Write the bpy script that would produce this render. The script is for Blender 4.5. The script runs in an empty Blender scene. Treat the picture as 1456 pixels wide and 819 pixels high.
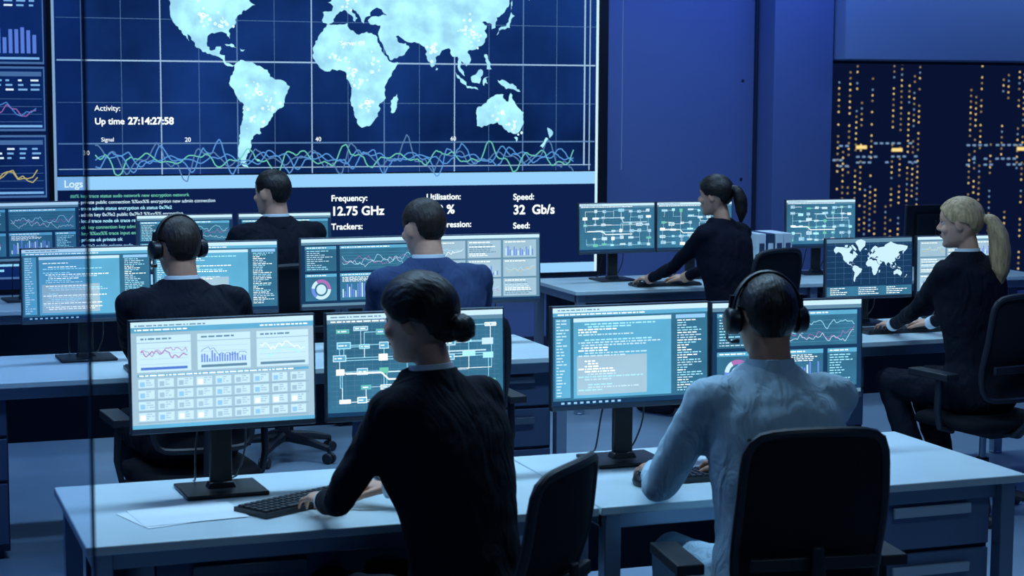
import bpy, bmesh, math, random
from mathutils import Vector, Matrix, Euler, noise
from mathutils.geometry import tessellate_polygon
rad = math.radians
scene = bpy.context.scene
scene.view_settings.view_transform = 'Standard'
scene.view_settings.look = 'None'
COL = scene.collection

# ------------------------------------------------------------------ materials
def new_mat(name):
    m = bpy.data.materials.new(name); m.use_nodes = True
    return m, m.node_tree.nodes, m.node_tree.links

def pmat(name, col, rough=0.5, metal=0.0, bump=0.0, bscale=40.0, var=0.0, stretch=None, alpha=1.0, spec=0.5, sheen=0.0, fold=0.0, fscale=7.0):
    m, N, L = new_mat(name)
    b = N['Principled BSDF']
    b.inputs['Base Color'].default_value = (*col, 1)
    b.inputs['Roughness'].default_value = rough
    b.inputs['Metallic'].default_value = metal
    b.inputs['Specular IOR Level'].default_value = spec
    if sheen: b.inputs['Sheen Weight'].default_value = sheen
    if alpha < 1: b.inputs['Alpha'].default_value = alpha
    if bump or var or fold:
        tc = N.new('ShaderNodeTexCoord'); mp = N.new('ShaderNodeMapping')
        if stretch: mp.inputs['Scale'].default_value = stretch
        nz = N.new('ShaderNodeTexNoise'); nz.inputs['Scale'].default_value = bscale
        nz.inputs['Detail'].default_value = 4
        L.new(tc.outputs['Object'], mp.inputs['Vector']); L.new(mp.outputs['Vector'], nz.inputs['Vector'])
        last = None
        if bump:
            bp = N.new('ShaderNodeBump'); bp.inputs['Strength'].default_value = bump; bp.inputs['Distance'].default_value = 0.004
            L.new(nz.outputs['Fac'], bp.inputs['Height']); last = bp
        if fold:
            n2 = N.new('ShaderNodeTexNoise'); n2.inputs['Scale'].default_value = fscale; n2.inputs['Detail'].default_value = 2; n2.inputs['Distortion'].default_value = 1.4
            m2 = N.new('ShaderNodeMapping'); m2.inputs['Scale'].default_value = (1.8, 1.0, .6); m2.inputs['Rotation'].default_value = (.3, .6, .2)
            L.new(tc.outputs['Object'], m2.inputs['Vector']); L.new(m2.outputs['Vector'], n2.inputs['Vector'])
            b2 = N.new('ShaderNodeBump'); b2.inputs['Strength'].default_value = fold; b2.inputs['Distance'].default_value = .05
            L.new(n2.outputs['Fac'], b2.inputs['Height'])
            if last: L.new(last.outputs['Normal'], b2.inputs['Normal'])
            last = b2
        if last: L.new(last.outputs['Normal'], b.inputs['Normal'])
        if var:
            cr = N.new('ShaderNodeValToRGB')
            cr.color_ramp.elements[0].position = 0.3; cr.color_ramp.elements[1].position = 0.7
            cr.color_ramp.elements[0].color = (*[c*(1-var) for c in col], 1)
            cr.color_ramp.elements[1].color = (*[min(1, c*(1+var)) for c in col], 1)
            L.new(nz.outputs['Fac'], cr.inputs['Fac']); L.new(cr.outputs['Color'], b.inputs['Base Color'])
    return m

def emat(name, col, s=1.0, var=0.0, scale=10):
    m, N, L = new_mat(name)
    N.remove(N['Principled BSDF'])
    e = N.new('ShaderNodeEmission'); e.inputs['Color'].default_value = (*col, 1); e.inputs['Strength'].default_value = s
    if var:
        tc = N.new('ShaderNodeTexCoord'); nz = N.new('ShaderNodeTexNoise'); nz.inputs['Scale'].default_value = scale
        nz.inputs['Detail'].default_value = 5
        cr = N.new('ShaderNodeValToRGB'); cr.color_ramp.elements[0].position = .35; cr.color_ramp.elements[1].position = .68
        cr.color_ramp.elements[0].color = (*[c*(1-var) for c in col], 1)
        cr.color_ramp.elements[1].color = (*[min(1, c*(1+var)) for c in col], 1)
        L.new(tc.outputs['Object'], nz.inputs['Vector']); L.new(nz.outputs['Fac'], cr.inputs['Fac']); L.new(cr.outputs['Color'], e.inputs['Color'])
    L.new(e.outputs[0], N['Material Output'].inputs[0])
    return m

M = {}
M['black'] = pmat('black_plastic', (.008, .010, .016), .38)
M['dark'] = pmat('dark_plastic', (.010, .012, .020), .5, bump=.1, bscale=300)
M['silver'] = pmat('silver_metal', (.26, .33, .44), .35, .6)
M['steel'] = pmat('painted_steel', (.10, .13, .18), .45, .5)
M['desktop'] = pmat('desktop_laminate', (.60, .72, .76), .30, var=.04, bscale=6)
M['cab'] = pmat('cabinet_dark', (.018, .030, .065), .5, .1)
M['drawer'] = pmat('drawer_front', (.05, .08, .16), .42, .2, var=.08, bscale=4)
M['drawer_lit'] = pmat('drawer_front_grey_lit', (.15, .23, .38), .42, .1, var=.08, bscale=4)  # blue-grey front, colour brightened in place of light the drawers don't get
M['handle'] = pmat('drawer_handle', (.62, .72, .80), .35, .3)
M['fabric'] = pmat('chair_fabric', (.005, .006, .010), .85, bump=.5, bscale=500, spec=.2)
M['mesh'] = pmat('chair_mesh', (.006, .007, .013), .7, bump=.6, bscale=700, spec=.2)
M['paper'] = pmat('paper', (.76, .82, .84), .7)
M['key'] = pmat('key_caps', (.02, .024, .035), .45)
M['suit_black'] = pmat('suit_black', (.0045, .006, .014), .85, bump=.5, bscale=260, spec=.18, fold=.5)
M['suit_navy'] = pmat('suit_navy', (.030, .055, .14), .8, bump=.5, bscale=260, spec=.2, fold=.4)
M['shirt_blue'] = pmat('shirt_light_blue', (.46, .64, .75), .75, bump=.3, bscale=300, spec=.2, fold=.32, fscale=11)
M['top_black'] = pmat('knit_black', (.005, .006, .016), .85, bump=.4, bscale=300, spec=.15, fold=.4)
M['trousers'] = pmat('trousers_dark', (.005, .006, .012), .85, bump=.3, bscale=200, spec=.15, fold=.3)
M['shoe'] = pmat('shoe_leather', (.006, .006, .008), .3)
M['white_cloth'] = pmat('shirt_white', (.68, .76, .82), .75)
M['skin'] = pmat('skin', (.68, .37, .26), .5, var=.10, bscale=25, bump=.12, spec=.35)
M['skin2'] = pmat('skin_tan', (.48, .25, .17), .5, var=.10, bscale=25, bump=.12, spec=.35)
for k_ in ('skin', 'skin2'):
    b_ = M[k_].node_tree.nodes['Principled BSDF']; b_.inputs['Subsurface Weight'].default_value = .15; b_.inputs['Subsurface Radius'].default_value = (.012, .005, .003); b_.inputs['Subsurface Scale'].default_value = 1.0
M['lip'] = pmat('lips', (.42, .14, .12), .4)
M['eye'] = pmat('eye_white', (.5, .5, .5), .2)
M['iris'] = pmat('eye_iris', (.03, .02, .015), .15)
M['hair_dark'] = pmat('hair_dark_brown', (.009, .006, .006), .45, bump=.8, bscale=130, stretch=(1, .3, .15), var=.5, spec=.4)
M['hair_brown'] = pmat('hair_brown', (.022, .013, .010), .5, bump=.8, bscale=130, stretch=(1, .3, .15), var=.5, spec=.35)
M['hair_blond'] = pmat('hair_blond', (.52, .34, .18), .5, bump=.8, bscale=130, stretch=(1, .5, .10), var=.4, spec=.35)
M['wall'] = pmat('wall_paint_blue', (.13, .19, .40), .6, var=.04, bscale=.8, bump=.03)
M['wall2'] = pmat('wall_panel_blue', (.25, .35, .52), .55, var=.04, bscale=.8)
M['floor'] = pmat('floor_polished', (.20, .28, .38), .28, var=.12, bscale=2.0)
M['ceil'] = pmat('ceiling_paint', (.04, .06, .13), .8)
M['lamp'] = emat('lamp_diffuser', (.7, .85, 1), 2.0)
M['edge_glass'] = pmat('glass_edge', (.03, .05, .10), .2)

# display palette
E = {}
def ecol(k, c, s=1.0, **kw): E[k] = emat('display_'+k, c, s, **kw)
ecol('navy', (.006, .030, .150), 1, var=.5, scale=1.0)
ecol('deep', (.004, .014, .070))
ecol('land', (.36, .76, .98), 1.2, var=.22, scale=7)
ecol('landhi', (.62, .92, 1), 1.3)
ecol('bar', (.28, .58, .90), 1.1)
ecol('grid', (.10, .22, .44))
ecol('gridhi', (.34, .54, .76))
ecol('white', (.85, .95, 1), 1.4)
ecol('green', (.16, .62, .48))
ecol('wblue', (.10, .32, .72))
ecol('pale', (.32, .49, .61), 1.2, var=.10, scale=3)
ecol('card', (.50, .72, .86), 1.25)
ecol('teal', (.034, .15, .26), 1.15, var=.25, scale=4)
ecol('tealmid', (.10, .37, .58), 1.25, var=.15, scale=3)
ecol('ink', (.010, .045, .12))
ecol('grey', (.13, .28, .41))
ecol('magenta', (.44, .18, .50))
ecol('blue', (.09, .22, .70))
ecol('barblue', (.16, .30, .85))
ecol('yellow', (.75, .60, .20))
ecol('cyan', (.36, .78, .98), 1.25)
ecol('orange', (1.0, .50, .12), 1.2)
EK = list(E.keys())

# ------------------------------------------------------------------ mesh builder
class MB:
    def __init__(s): s.v = []; s.f = []; s.m = []
    def add(s, vs, fs, mat=0):
        o = len(s.v); s.v += [tuple(v) for v in vs]
        for f in fs: s.f.append([i+o for i in f]); s.m.append(mat)
    def box(s, c, d, mat=0, R=None, taper=1.0):
        x, y, z = d[0]/2, d[1]/2, d[2]/2
        p = [Vector(q) for q in ((-x,-y,-z),(x,-y,-z),(x,y,-z),(-x,y,-z),(-x*taper,-y*taper,z),(x*taper,-y*taper,z),(x*taper,y*taper,z),(-x*taper,y*taper,z))]
        if R is not None: p = [R @ q for q in p]
        c = Vector(c)
        s.add([q+c for q in p], [(3,2,1,0),(4,5,6,7),(0,1,5,4),(1,2,6,5),(2,3,7,6),(3,0,4,7)], mat)
    def rings(s, rs, mat=0, cap=True, closed=False):
        n = len(rs[0]); vs = [q for r in rs for q in r]; fs = []
        k = len(rs)
        for i in range(k if closed else k-1):
            a = i*n; b = ((i+1) % k)*n
            for j in range(n): fs.append((a+j, a+(j+1) % n, b+(j+1) % n, b+j))
        if cap and not closed:
            fs.append(tuple(reversed(range(n)))); fs.append(tuple((k-1)*n+j for j in range(n)))
        s.add(vs, fs, mat)
    def tube(s, pts, r, n=12, mat=0, closed=False, flat=1.0):
        pts = [Vector(p) for p in pts]; k = len(pts)
        if not hasattr(r, '__len__'): r = [r]*k
        rs = []; up = None
        for i, p in enumerate(pts):
            a = pts[(i-1) % k] if (i > 0 or closed) else p
            b = pts[(i+1) % k] if (i < k-1 or closed) else p
            t = (b-a).normalized()
            if up is None:
                up = Vector((0, 0, 1)) if abs(t.z) < .9 else Vector((0, 1, 0))
            x = t.cross(up); x.normalize(); up = x.cross(t).normalized()
            rs.append([p + (x*math.cos(q)+up*math.sin(q)*flat)*r[i] for q in [2*math.pi*j/n for j in range(n)]])
        s.rings(rs, mat, True, closed)
    def ell(s, c, r, mat=0, R=None, nu=20, nv=12):
        c = Vector(c); rs = []
        for i in range(nv+1):
            a = math.pi*(i+.0)/nv
            a = min(max(a, .02), math.pi-.02)
            ring = []
            for j in range(nu):
                b = 2*math.pi*j/nu
                q = Vector((r[0]*math.sin(a)*math.cos(b), r[1]*math.sin(a)*math.sin(b), -r[2]*math.cos(a)))
                if R is not None: q = R @ q
                ring.append(q+c)
            rs.append(ring)
        s.rings(rs, mat)
    def quad(s, x0, z0, x1, z1, y=0, mat=0):
        s.add([(x0,y,z0),(x1,y,z0),(x1,y,z1),(x0,y,z1)], [(0,1,2,3)], mat)
    def pline(s, pts, th, y=0, mat=0):
        for (x0,z0),(x1,z1) in zip(pts, pts[1:]):
            dx, dz = x1-x0, z1-z0; l = math.hypot(dx, dz) or 1; nx, nz = -dz/l*th/2, dx/l*th/2
            s.add([(x0-nx,y,z0-nz),(x1-nx,y,z1-nz),(x1+nx,y,z1+nz),(x0+nx,y,z0+nz)], [(0,1,2,3)], mat)
    def poly(s, pts, y=0, mat=0):
        tr = tessellate_polygon([[Vector((p[0], p[1], 0)) for p in pts]])
        s.add([(p[0], y, p[1]) for p in pts], [], mat)
        o = len(s.v)-len(pts)
        for t in tr: s.f.append([i+o for i in t]); s.m.append(mat)
    def circle(s, cx, cz, r, r2=0, y=0, mat=0, n=24, a0=0, a1=2*math.pi):
        for i in range(n):
            p, q = a0+(a1-a0)*i/n, a0+(a1-a0)*(i+1)/n
            s.add([(cx+r2*math.cos(p),y,cz+r2*math.sin(p)),(cx+r*math.cos(p),y,cz+r*math.sin(p)),(cx+r*math.cos(q),y,cz+r*math.sin(q)),(cx+r2*math.cos(q),y,cz+r2*math.sin(q))], [(0,1,2,3)], mat)
    def mesh(s, name):
        me = bpy.data.meshes.new(name); me.from_pydata(s.v, [], s.f)
        me.polygons.foreach_set('material_index', s.m); me.update()
        return me
    def build(s, name, mats, parent=None, bevel=0, smooth=True, loc=(0,0,0), rot=(0,0,0), ang=35, recalc=True):
        me = s.mesh(name)
        if recalc:
            bm = bmesh.new(); bm.from_mesh(me); bmesh.ops.recalc_face_normals(bm, faces=bm.faces); bm.to_mesh(me); bm.free()
        for m in mats: me.materials.append(m)
        if smooth:
            me.polygons.foreach_set('use_smooth', [True]*len(me.polygons)); me.set_sharp_from_angle(angle=rad(ang))
        ob = bpy.data.objects.new(name, me); COL.objects.link(ob)
        ob.location = loc; ob.rotation_euler = rot
        if parent: ob.parent = parent
        if bevel:
            b = ob.modifiers.new('bevel', 'BEVEL'); b.width = bevel; b.segments = 2; b.limit_method = 'ANGLE'; b.angle_limit = rad(40)
        return ob

def empty(name, loc=(0,0,0), yaw=0):
    e = bpy.data.objects.new(name, None); COL.objects.link(e); e.location = loc; e.rotation_euler = (0, 0, yaw); e.empty_display_size = .1
    return e

def bake(mb, voxel, it, disp=()):
    me = mb.mesh('tmp'); bm = bmesh.new(); bm.from_mesh(me); bmesh.ops.recalc_face_normals(bm, faces=bm.faces); bm.to_mesh(me); bm.free()
    ob = bpy.data.objects.new('tmp', me); COL.objects.link(ob)
    r = ob.modifiers.new('r', 'REMESH'); r.mode = 'VOXEL'; r.voxel_size = voxel; r.adaptivity = 0
    sm = ob.modifiers.new('s', 'SMOOTH'); sm.iterations = it; sm.factor = .5
    for sc, st in disp:
        t = bpy.data.textures.new('fold', 'CLOUDS'); t.noise_scale = sc
        d = ob.modifiers.new('d', 'DISPLACE'); d.texture = t; d.strength = st; d.mid_level = .5
    dg = bpy.context.evaluated_depsgraph_get(); dg.update()
    out = bpy.data.meshes.new_from_object(ob.evaluated_get(dg))
    bpy.data.objects.remove(ob); bpy.data.meshes.remove(me)
    out.polygons.foreach_set('use_smooth', [True]*len(out.polygons))
    return out

def obj(name, me, mats, parent=None):
    me.materials.clear()
    for m in mats: me.materials.append(m)
    me.name = name
    o = bpy.data.objects.new(name, me); COL.objects.link(o)
    if parent: o.parent = parent
    return o

# ------------------------------------------------------------------ world map data (lon, lat)
LAND = [
[(-168,66),(-157,71),(-141,70),(-128,70),(-115,69),(-108,68),(-95,69),(-94,72),(-85,69),(-82,67),(-87,64),(-94,60),(-92,57),(-82,55),(-80,51),(-78,55),(-77,62),(-70,61),(-65,58),(-60,55),(-56,52),(-60,50),(-66,50),(-64,47),(-61,46),(-66,44),(-70,43),(-71,41),(-75,39),(-76,35),(-81,31),(-80,26),(-82,28),(-84,30),(-90,30),(-95,29),(-97,26),(-97,21),(-94,18),(-91,19),(-90,21),(-87,21),(-88,16),(-84,15),(-84,11),(-80,9),(-77,8),(-80,7.3),(-84,8.6),(-87,13),(-93,15),(-97,16),(-105,20),(-106,23),(-110,28),(-113,31),(-110.5,24),(-112,26),(-116,31),(-121,35),(-124,40),(-124,47),(-130,54),(-135,58),(-146,61),(-153,59),(-160,55),(-158,58),(-165,61)],
[(-77,8),(-72,12),(-64,10.5),(-60,8),(-52,5),(-50,0),(-44,-2),(-38,-4),(-35,-7),(-38,-13),(-39,-18),(-41,-22),(-48,-26),(-50,-30),(-54,-34),(-58,-35),(-57,-38),(-62,-39),(-65,-42),(-65,-46),(-68,-50),(-69,-53),(-67,-55),(-72,-54),(-75,-50),(-74,-42),(-73,-37),(-71,-30),(-70,-20),(-75,-15),(-79,-8),(-81,-5),(-80,-1),(-78,3)],
[(-45,60),(-52,65),(-55,70),(-68,76),(-60,78),(-40,79),(-20,77),(-22,71),(-32,68),(-40,64)],
[(-6,36),(-9,32),(-13,28),(-17,21),(-17,14),(-13,9),(-8,4.5),(0,5.5),(7,4.5),(9,3),(9,-1),(13,-8),(12,-17),(15,-25),(18,-33),(21,-35),(27,-34),(32,-29),(35,-24),(35,-19),(40,-15),(39,-7),(43,0),(51,11),(43,12),(38,18),(35,24),(32,30),(25,32),(19,30),(11,34),(10,37),(0,36)],
[(-9,37),(-9,43),(-2,43.5),(-1,46),(-5,48),(2,51),(8,54),(10,57),(12,54),(20,55),(24,59),(29,60),(22,61),(25,65.5),(21,64),(17,60.5),(16,57),(12,56.5),(10,59),(5,60),(6,63),(14,68),(25,71),(33,69.5),(41,67),(44,68),(55,68.5),(68,69),(73,72),(80,73),(100,76),(113,74),(130,72),(150,71.5),(170,70),(180,69),(178,65),(170,60),(163,58),(160,53),(157,51),(156,57),(162,61),(155,60),(142,59),(136,54),(141,52),(140,48),(135,44),(130,42),(129,36),(126,35),(126,38),(121,39.5),(118,39),(122,37),(120,34),(122,30),(119,25),(114,22),(108,21),(106,19),(109,14),(107,10),(105,9),(101,13),(100,9),(103,5),(104,1.5),(101,4),(98,9),(98,16),(94,16),(91,22),(87,21),(80,15),(80,11),(77,8),(73,16),(72,21),(67,25),(57,26),(50,30),(48,29.5),(51,25),(56,25),(59,22),(55,17),(45,13),(43,14),(39,21),(35,28),(34,31),(36,36),(28,36.5),(26,39),(29,41),(36,41.5),(41,42),(37,45),(33,46),(28,43.5),(28,41.5),(24,40.5),(23,37),(21,38),(19,42),(14,45.5),(13,44),(18,40),(16,38),(12,42),(9,44),(4,43.5),(0,40),(-2,37),(-5,36)],
[(-5,50),(1,51),(1,53),(-2,56),(-3,58.5),(-6,57),(-4,54)],[(-10,52),(-6,52),(-6,55),(-9,54.5)],[(-24,65),(-15,64),(-14,66),(-22,66.5)],
[(44,-25),(47,-25),(50,-16),(49,-12),(44,-17)],[(130,31),(132,34),(137,35),(141,36),(142,41),(145,43),(142,45),(140,41),(138,37),(132,35.5)],
[(95,5),(99,2),(104,-2),(106,-6),(102,-4),(97,2)],[(105,-6),(114,-7),(115,-8.5),(106,-7.5)],[(109,1),(113,3),(117,7),(119,5),(117,1),(116,-4),(110,-3)],
[(119,-5),(119.5,0),(125,1.5),(121,0),(123,-4),(121,-3),(120,-5.5)],[(131,-1),(138,-2),(145,-5),(150,-10),(144,-8),(138,-8),(133,-4)],
[(120,18),(122,18),(124,13),(126,7),(122,7),(121,13)],
[(114,-22),(114,-34),(118,-35),(124,-33),(131,-31.5),(136,-35),(140,-38),(146,-39),(150,-37),(153,-31),(153,-25),(146,-19),(142,-11),(140,-17.5),(136,-15),(136,-12),(131,-12),(126,-14),(122,-18)],
[(145,-41),(148,-41),(147,-43.5)],[(173,-35),(178,-38),(175,-41.5),(174,-39)],[(172,-41),(174,-42),(169,-47),(167,-46)],
[(-84,22.5),(-75,20),(-79,23)],[(80,9),(82,7),(80,6)],[(-80,73),(-62,66),(-66,62),(-74,65),(-88,72)],[(-115,73),(-102,73),(-105,69),(-117,70)],[(142,53),(143,50),(142,46)],[(-73,20),(-69,19),(-72,18)],[(-62,-51.5),(-58,-52),(-60,-52.5)]]
def merc(l): return math.degrees(math.log(math.tan(math.pi/4+rad(l)/2)))

def draw_map(mb, cx, cz, sx, sz, y, mat, detail=True):
    rng = random.Random(4)
    for p in LAND:
        pts = [(cx+sx*a, cz+sz*merc(b)) for a, b in p]
        if detail:
            out = []
            for (x0,z0),(x1,z1) in zip(pts, pts[1:]+pts[:1]):
                out.append((x0,z0)); l = math.hypot(x1-x0, z1-z0)
                n = int(l/(sx*2.2))
                for i in range(1, n+1):
                    t = i/(n+1); o = rng.uniform(-.8, .8)*sx
                    out.append((x0+(x1-x0)*t - (z1-z0)/l*o, z0+(z1-z0)*t+(x1-x0)/l*o))
            pts = out
        mb.poly(pts, y, mat)

# ------------------------------------------------------------------ room
YW = 12.6
def slab(name, lo, hi, mat, parent=None, bevel=0):
    b = MB(); b.box([(lo[i]+hi[i])/2 for i in range(3)], [hi[i]-lo[i] for i in range(3)], 0)
    return b.build(name, [M[mat]], parent, bevel=bevel, smooth=False)
slab('floor', (-3.2,-2.2,-.1), (10.9,12.8,0), 'floor')
slab('ceiling', (-3.2,-2.2,3.7), (10.9,12.8,3.8), 'ceil')
slab('wall_left', (-3.2,-2.2,0), (-3,12.8,3.7), 'wall')
slab('wall_right', (10.7,-2.2,0), (10.9,12.8,3.7), 'wall')
slab('wall_front', (-3,-2.2,0), (10.7,-2,3.7), 'wall')
wb = MB()
wb.box(((-3+7.1)/2, YW+.1, 1.85), (10.1, .2, 3.7), 0)
wb.box(((7.1+10.7)/2, YW+.1, .15), (3.6, .2, .30), 0)
wb.box(((7.1+10.7)/2, YW+.1, 2.95), (3.6, .2, 1.5), 0)
wb.box((10.6, YW+.1, 1.25), (.2, .2, 1.9), 0)
wb.build('wall_back', [M['wall']], smooth=False)
cb = MB(); cb.box((6.82, YW-.14, 1.85), (.50, .28, 3.7), 0)
cb.box((6.55, YW-.02, 1.85), (.015, .04, 3.7), 1)
for z in (.5, 1.25, 2.0, 2.75):
    for x in (6.45,): cb.tube([(x, YW-.008, z), (x, YW, z)], .012, 10, 1)
cb.build('column', [M['wall'], M['cab']], bevel=.06)
bb = MB()
bb.box((7.98, YW-.22, 2.93), (1.78, .40, 1.54), 0); bb.box((9.79, YW-.22, 2.93), (1.80, .40, 1.54), 0)
bb.box((8.88, YW-.2, 2.93), (.03, .36, 1.54), 1)
bb.build('trim_bulkhead', [M['wall2'], M['handle']], bevel=.008)
slab('baseboard_back', (-3, YW-.02, 0), (6.5, YW, .1), 'cab')
w = MB()
for x in (7.17, 10.45): w.box((x, YW+.1, 1.22), (.12, .08, 1.84), 0)
for z in (.325, 2.165): w.box((8.8, YW+.1, z), (3.4, .08, .05), 0)
w.box((9.6, YW+.12, 1.22), (.02, .05, 1.84), 0)
wo = w.build('window_1', [M['cab']], bevel=.004)
gm, N, L = new_mat('window_glass'); N.remove(N['Principled BSDF'])
mx = N.new('ShaderNodeMixShader'); tr = N.new('ShaderNodeBsdfTransparent'); gl = N.new('ShaderNodeBsdfGlossy'); fr = N.new('ShaderNodeFresnel')
tr.inputs[0].default_value = (.85, .9, 1, 1); gl.inputs['Roughness'].default_value = .02; fr.inputs[0].default_value = 1.35
L.new(fr.outputs[0], mx.inputs[0]); L.new(tr.outputs[0], mx.inputs[1]); L.new(gl.outputs[0], mx.inputs[2]); L.new(mx.outputs[0], N['Material Output'].inputs[0])
g = MB(); g.quad(7.15, .35, 10.43, 2.14, YW+.1, 0); g.build('glass_pane', [gm], wo, smooth=False)

# night city seen through the window
ct_e = emat('tower_facade_night', (.003, .007, .030), 1)
ct_y = emat('tower_window_warm', (1.0, .66, .22), 1.3)
ct_c = emat('tower_window_cool', (.30, .50, .75), .8)
ct_d = emat('tower_window_dim', (.62, .42, .16), .8)
rng = random.Random(11)
towers = [(88, 13, 160, -35, 14), (101, 13, 168, -35, 16), (114, 13, 160, -35, 15), (127, 13, 172, -35, 18), (141, 14, 165, -35, 12)]
for x, wd, y, z0, z1 in towers:
    t = MB(); t.box((x, y+6, (z0+z1)/2), (wd, 12, z1-z0), 0)
    cx = x-wd/2+.35
    while cx < x+wd/2-.3:
        z = 4.5+rng.uniform(-2.2, 1.5)
        while z > z0+2:
            run = rng.randint(4, 14)
            if rng.random() < .78:
                for k in range(run):
                    if z-k*.58 > z0+1 and rng.random() < .92: t.quad(cx-.085, z-k*.58-.085, cx+.085, z-k*.58+.085, y-.05, rng.choice([1, 1, 1, 3, 3, 3, 2]))
            z -= run*.58+rng.uniform(.6, 1.4)
        cx += rng.choice([.62, .62, .95, 1.3])
    for k in range(3):
        zz = rng.choice([-3.6, -9.2, -3.9]); xx = x+rng.uniform(-wd/3, wd/3); t.quad(xx-.65, zz-.18, xx+.65, zz+.18, y-.06, 1)
    for zz in (-3.2, -4.6, -5.2):
        xx = x-wd/2
        while xx < x+wd/2-.4:
            if rng.random() < .6: t.quad(xx, zz-.09, xx+.40, zz+.09, y-.06, 2)
            xx += .7
    t.build('office_tower', [ct_e, ct_y, ct_c, ct_d], smooth=False)

# ------------------------------------------------------------------ video wall
VY = 12.50
vw = empty('video_wall', (3.0, VY, 0))
def V(x): return x-3.0
EM = [E[k] for k in EK]; EI = {k: i for i, k in enumerate(EK)}
h = MB(); h.box((V(2.75), .045, 1.98), (5.10, .09, 2.86), 0)
h.build('housing', [M['black']], vw, bevel=.01)
s = MB()
def q(x0, z0, x1, z1, k, lay=1): s.quad(V(x0), z0, V(x1), z1, -.002*lay, EI[k])
q(1.30, 1.335, 5.215, 3.36, 'navy')
q(1.30, .58, 5.215, 1.235, 'deep'); q(1.30, 1.235, 5.215, 1.325, 'bar', 2)
q(1.30, .585, 5.215, .655, 'bar', 2)
q(5.195, .585, 5.215, 3.36, 'card', 3); q(1.30, .585, 1.318, 3.36, 'gridhi', 3)
for i in range(-1, 7):
    x = 2.015+.522*i
    if x > 1.33: q(x-.004, 1.335, x+.004, 3.36, 'gridhi' if i % 2 == 0 else 'grid', 2)
for z in (1.545, 2.10, 2.655, 3.2): q(1.33, z-.005, 5.19, z+.005, 'gridhi' if z == 2.10 else 'grid', 2)
for z in (1.82, 2.38, 2.93): q(1.33, z-.0015, 5.19, z+.0015, 'grid', 2)
for i in range(-2, 7):
    x = 2.015+.522*i+.26
    if x > 1.33: q(x-.0015, 1.335, x+.0015, 3.36, 'grid', 2)
q(1.33, 1.372, 5.16, 1.378, 'gridhi', 2)
q(5.10, 1.37, 5.112, 3.36, 'gridhi', 2)
draw_map(s, V(3.224), 2.0, .00919, .0094, -.008, EI['land'])
rng = random.Random(3)
for lon, lat in ((-100,40),(-85,38),(-60,-10),(-50,-20),(10,5),(20,-5),(25,-20),(10,50),(40,55),(78,22),(105,35),(115,30),(135,-25),(145,-32),(90,60),(-65,-30),(30,10),(-110,55),(60,60),(0,15)):
    x, z = 3.224+.00919*lon, 2+.0094*merc(lat)
    for k in range(14):
        a = rng.uniform(0, 6.28); d_ = abs(rng.gauss(0, .05)); r_ = rng.uniform(.004, .013); s.circle(V(x)+d_*math.cos(a), z+d_*math.sin(a), r_, 0, -.0095-.0001*k, EI['landhi'], 8)
for lon, lat in ((-100,40),(-58,-12),(15,5),(25,-18),(10,50),(78,22),(110,32),(135,-25)):
    s.circle(V(3.224+.00919*lon), 2+.0094*merc(lat), .016, .010, -.0115, EI['white'], 14)
for col, ph, am in (('wblue', 0, .085), ('grid', 7, .09), ('green', 2, .075), ('wblue', 5, .05)):
    pts = []
    for i in range(220):
        x = 1.57+i*(5.02-1.57)/219
        e = .25+.95*abs(math.sin(i*.031+ph))*abs(math.sin(i*.09+ph*2))
        pts.append((V(x), 1.435+am*e*(math.sin(i*.28+ph)+.55*math.sin(i*.73+ph*2)+rng.uniform(-.15, .15))))
    s.pline(pts, .008, -.012, EI[col])
# left strip
q(.15, .58, 1.265, 3.36, 'deep')
for z0, z1, kind in ((2.08, 2.60, 'bars'), (1.64, 2.05, 'mag'), (1.20, 1.60, 'yel'), (.66, 1.16, 'txt'), (2.63, 3.30, 'txt')):
    for x0, x1 in ((.2, .70), (.73, 1.25)):
        q(x0, z0, x1, z1, 'navy', 2)
        for a in (z0, z1): q(x0, a-.010, x1, a+.004, 'grid', 3)
        q(x1-.008, z0, x1, z1, 'grid', 3)
        q(x0+.02, z1-.06, x1-.02, z1-.03, 'grid', 3)
        for k in range(3):
            for j in range(6):
                xx = x0+.03+j*.08; q(xx, z1-.085-k*.030-.008, xx+rng.uniform(.02, .06), z1-.085-k*.030+.004, 'white' if rng.random() < .4 else 'bar', 3)
        if kind == 'bars':
            for j in range(12):
                xx = x0+.03+j*.038; q(xx, z0+.06, xx+.024, z0+.10+rng.uniform(.05, .13), 'barblue', 3)
            q(x0+.02, z0+.02, x1-.03, z0+.035, 'bar', 3)
        elif kind in ('mag', 'yel'):
            for k in range(4): q(x0+.02, z0+.05+k*.05, x1-.02, z0+.053+k*.05, 'grid', 3)
            for c2, off in ((('magenta' if kind == 'mag' else 'yellow'), 0), ('wblue' if kind == 'mag' else 'yellow', .01)):
                pts = [(V(x0+.02+j*.0315), z0+.12+off+.03*math.sin(j*.9+off*90)+rng.uniform(-.02, .03)) for j in range(15)]; s.pline(pts, .007, -.012, EI[c2])
            q(x0+.02, z0+.015, x1-.02, z0+.03, 'bar', 3)
        else:
            for k in range(8):
                q(x0+.03, z0+.04+k*.035, x0+rng.uniform(.2, .45), z0+.055+k*.035, 'cyan', 3)
s.build('display_image', EM, vw, smooth=False, recalc=False)
def text(body, x, z, size, k, parent, y=-.014, bold=.0):
    c = bpy.data.curves.new('label', 'FONT'); c.body = body; c.size = size; c.offset = bold
    c.materials.append(E[k]); o = bpy.data.objects.new('label_text', c); COL.objects.link(o)
    o.parent = parent; o.location = (x, y, z); o.rotation_euler = (rad(90), 0, 0); return o
text('Activity:', V(1.57), 1.765, .052, 'white', vw)
text('Up time', V(1.57), 1.675, .060, 'white', vw, bold=.001)
text('27:14:27:58', V(1.79), 1.675, .066, 'white', vw, bold=.002)
text('Signal', V(1.61), 1.56, .038, 'white', vw)
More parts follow.
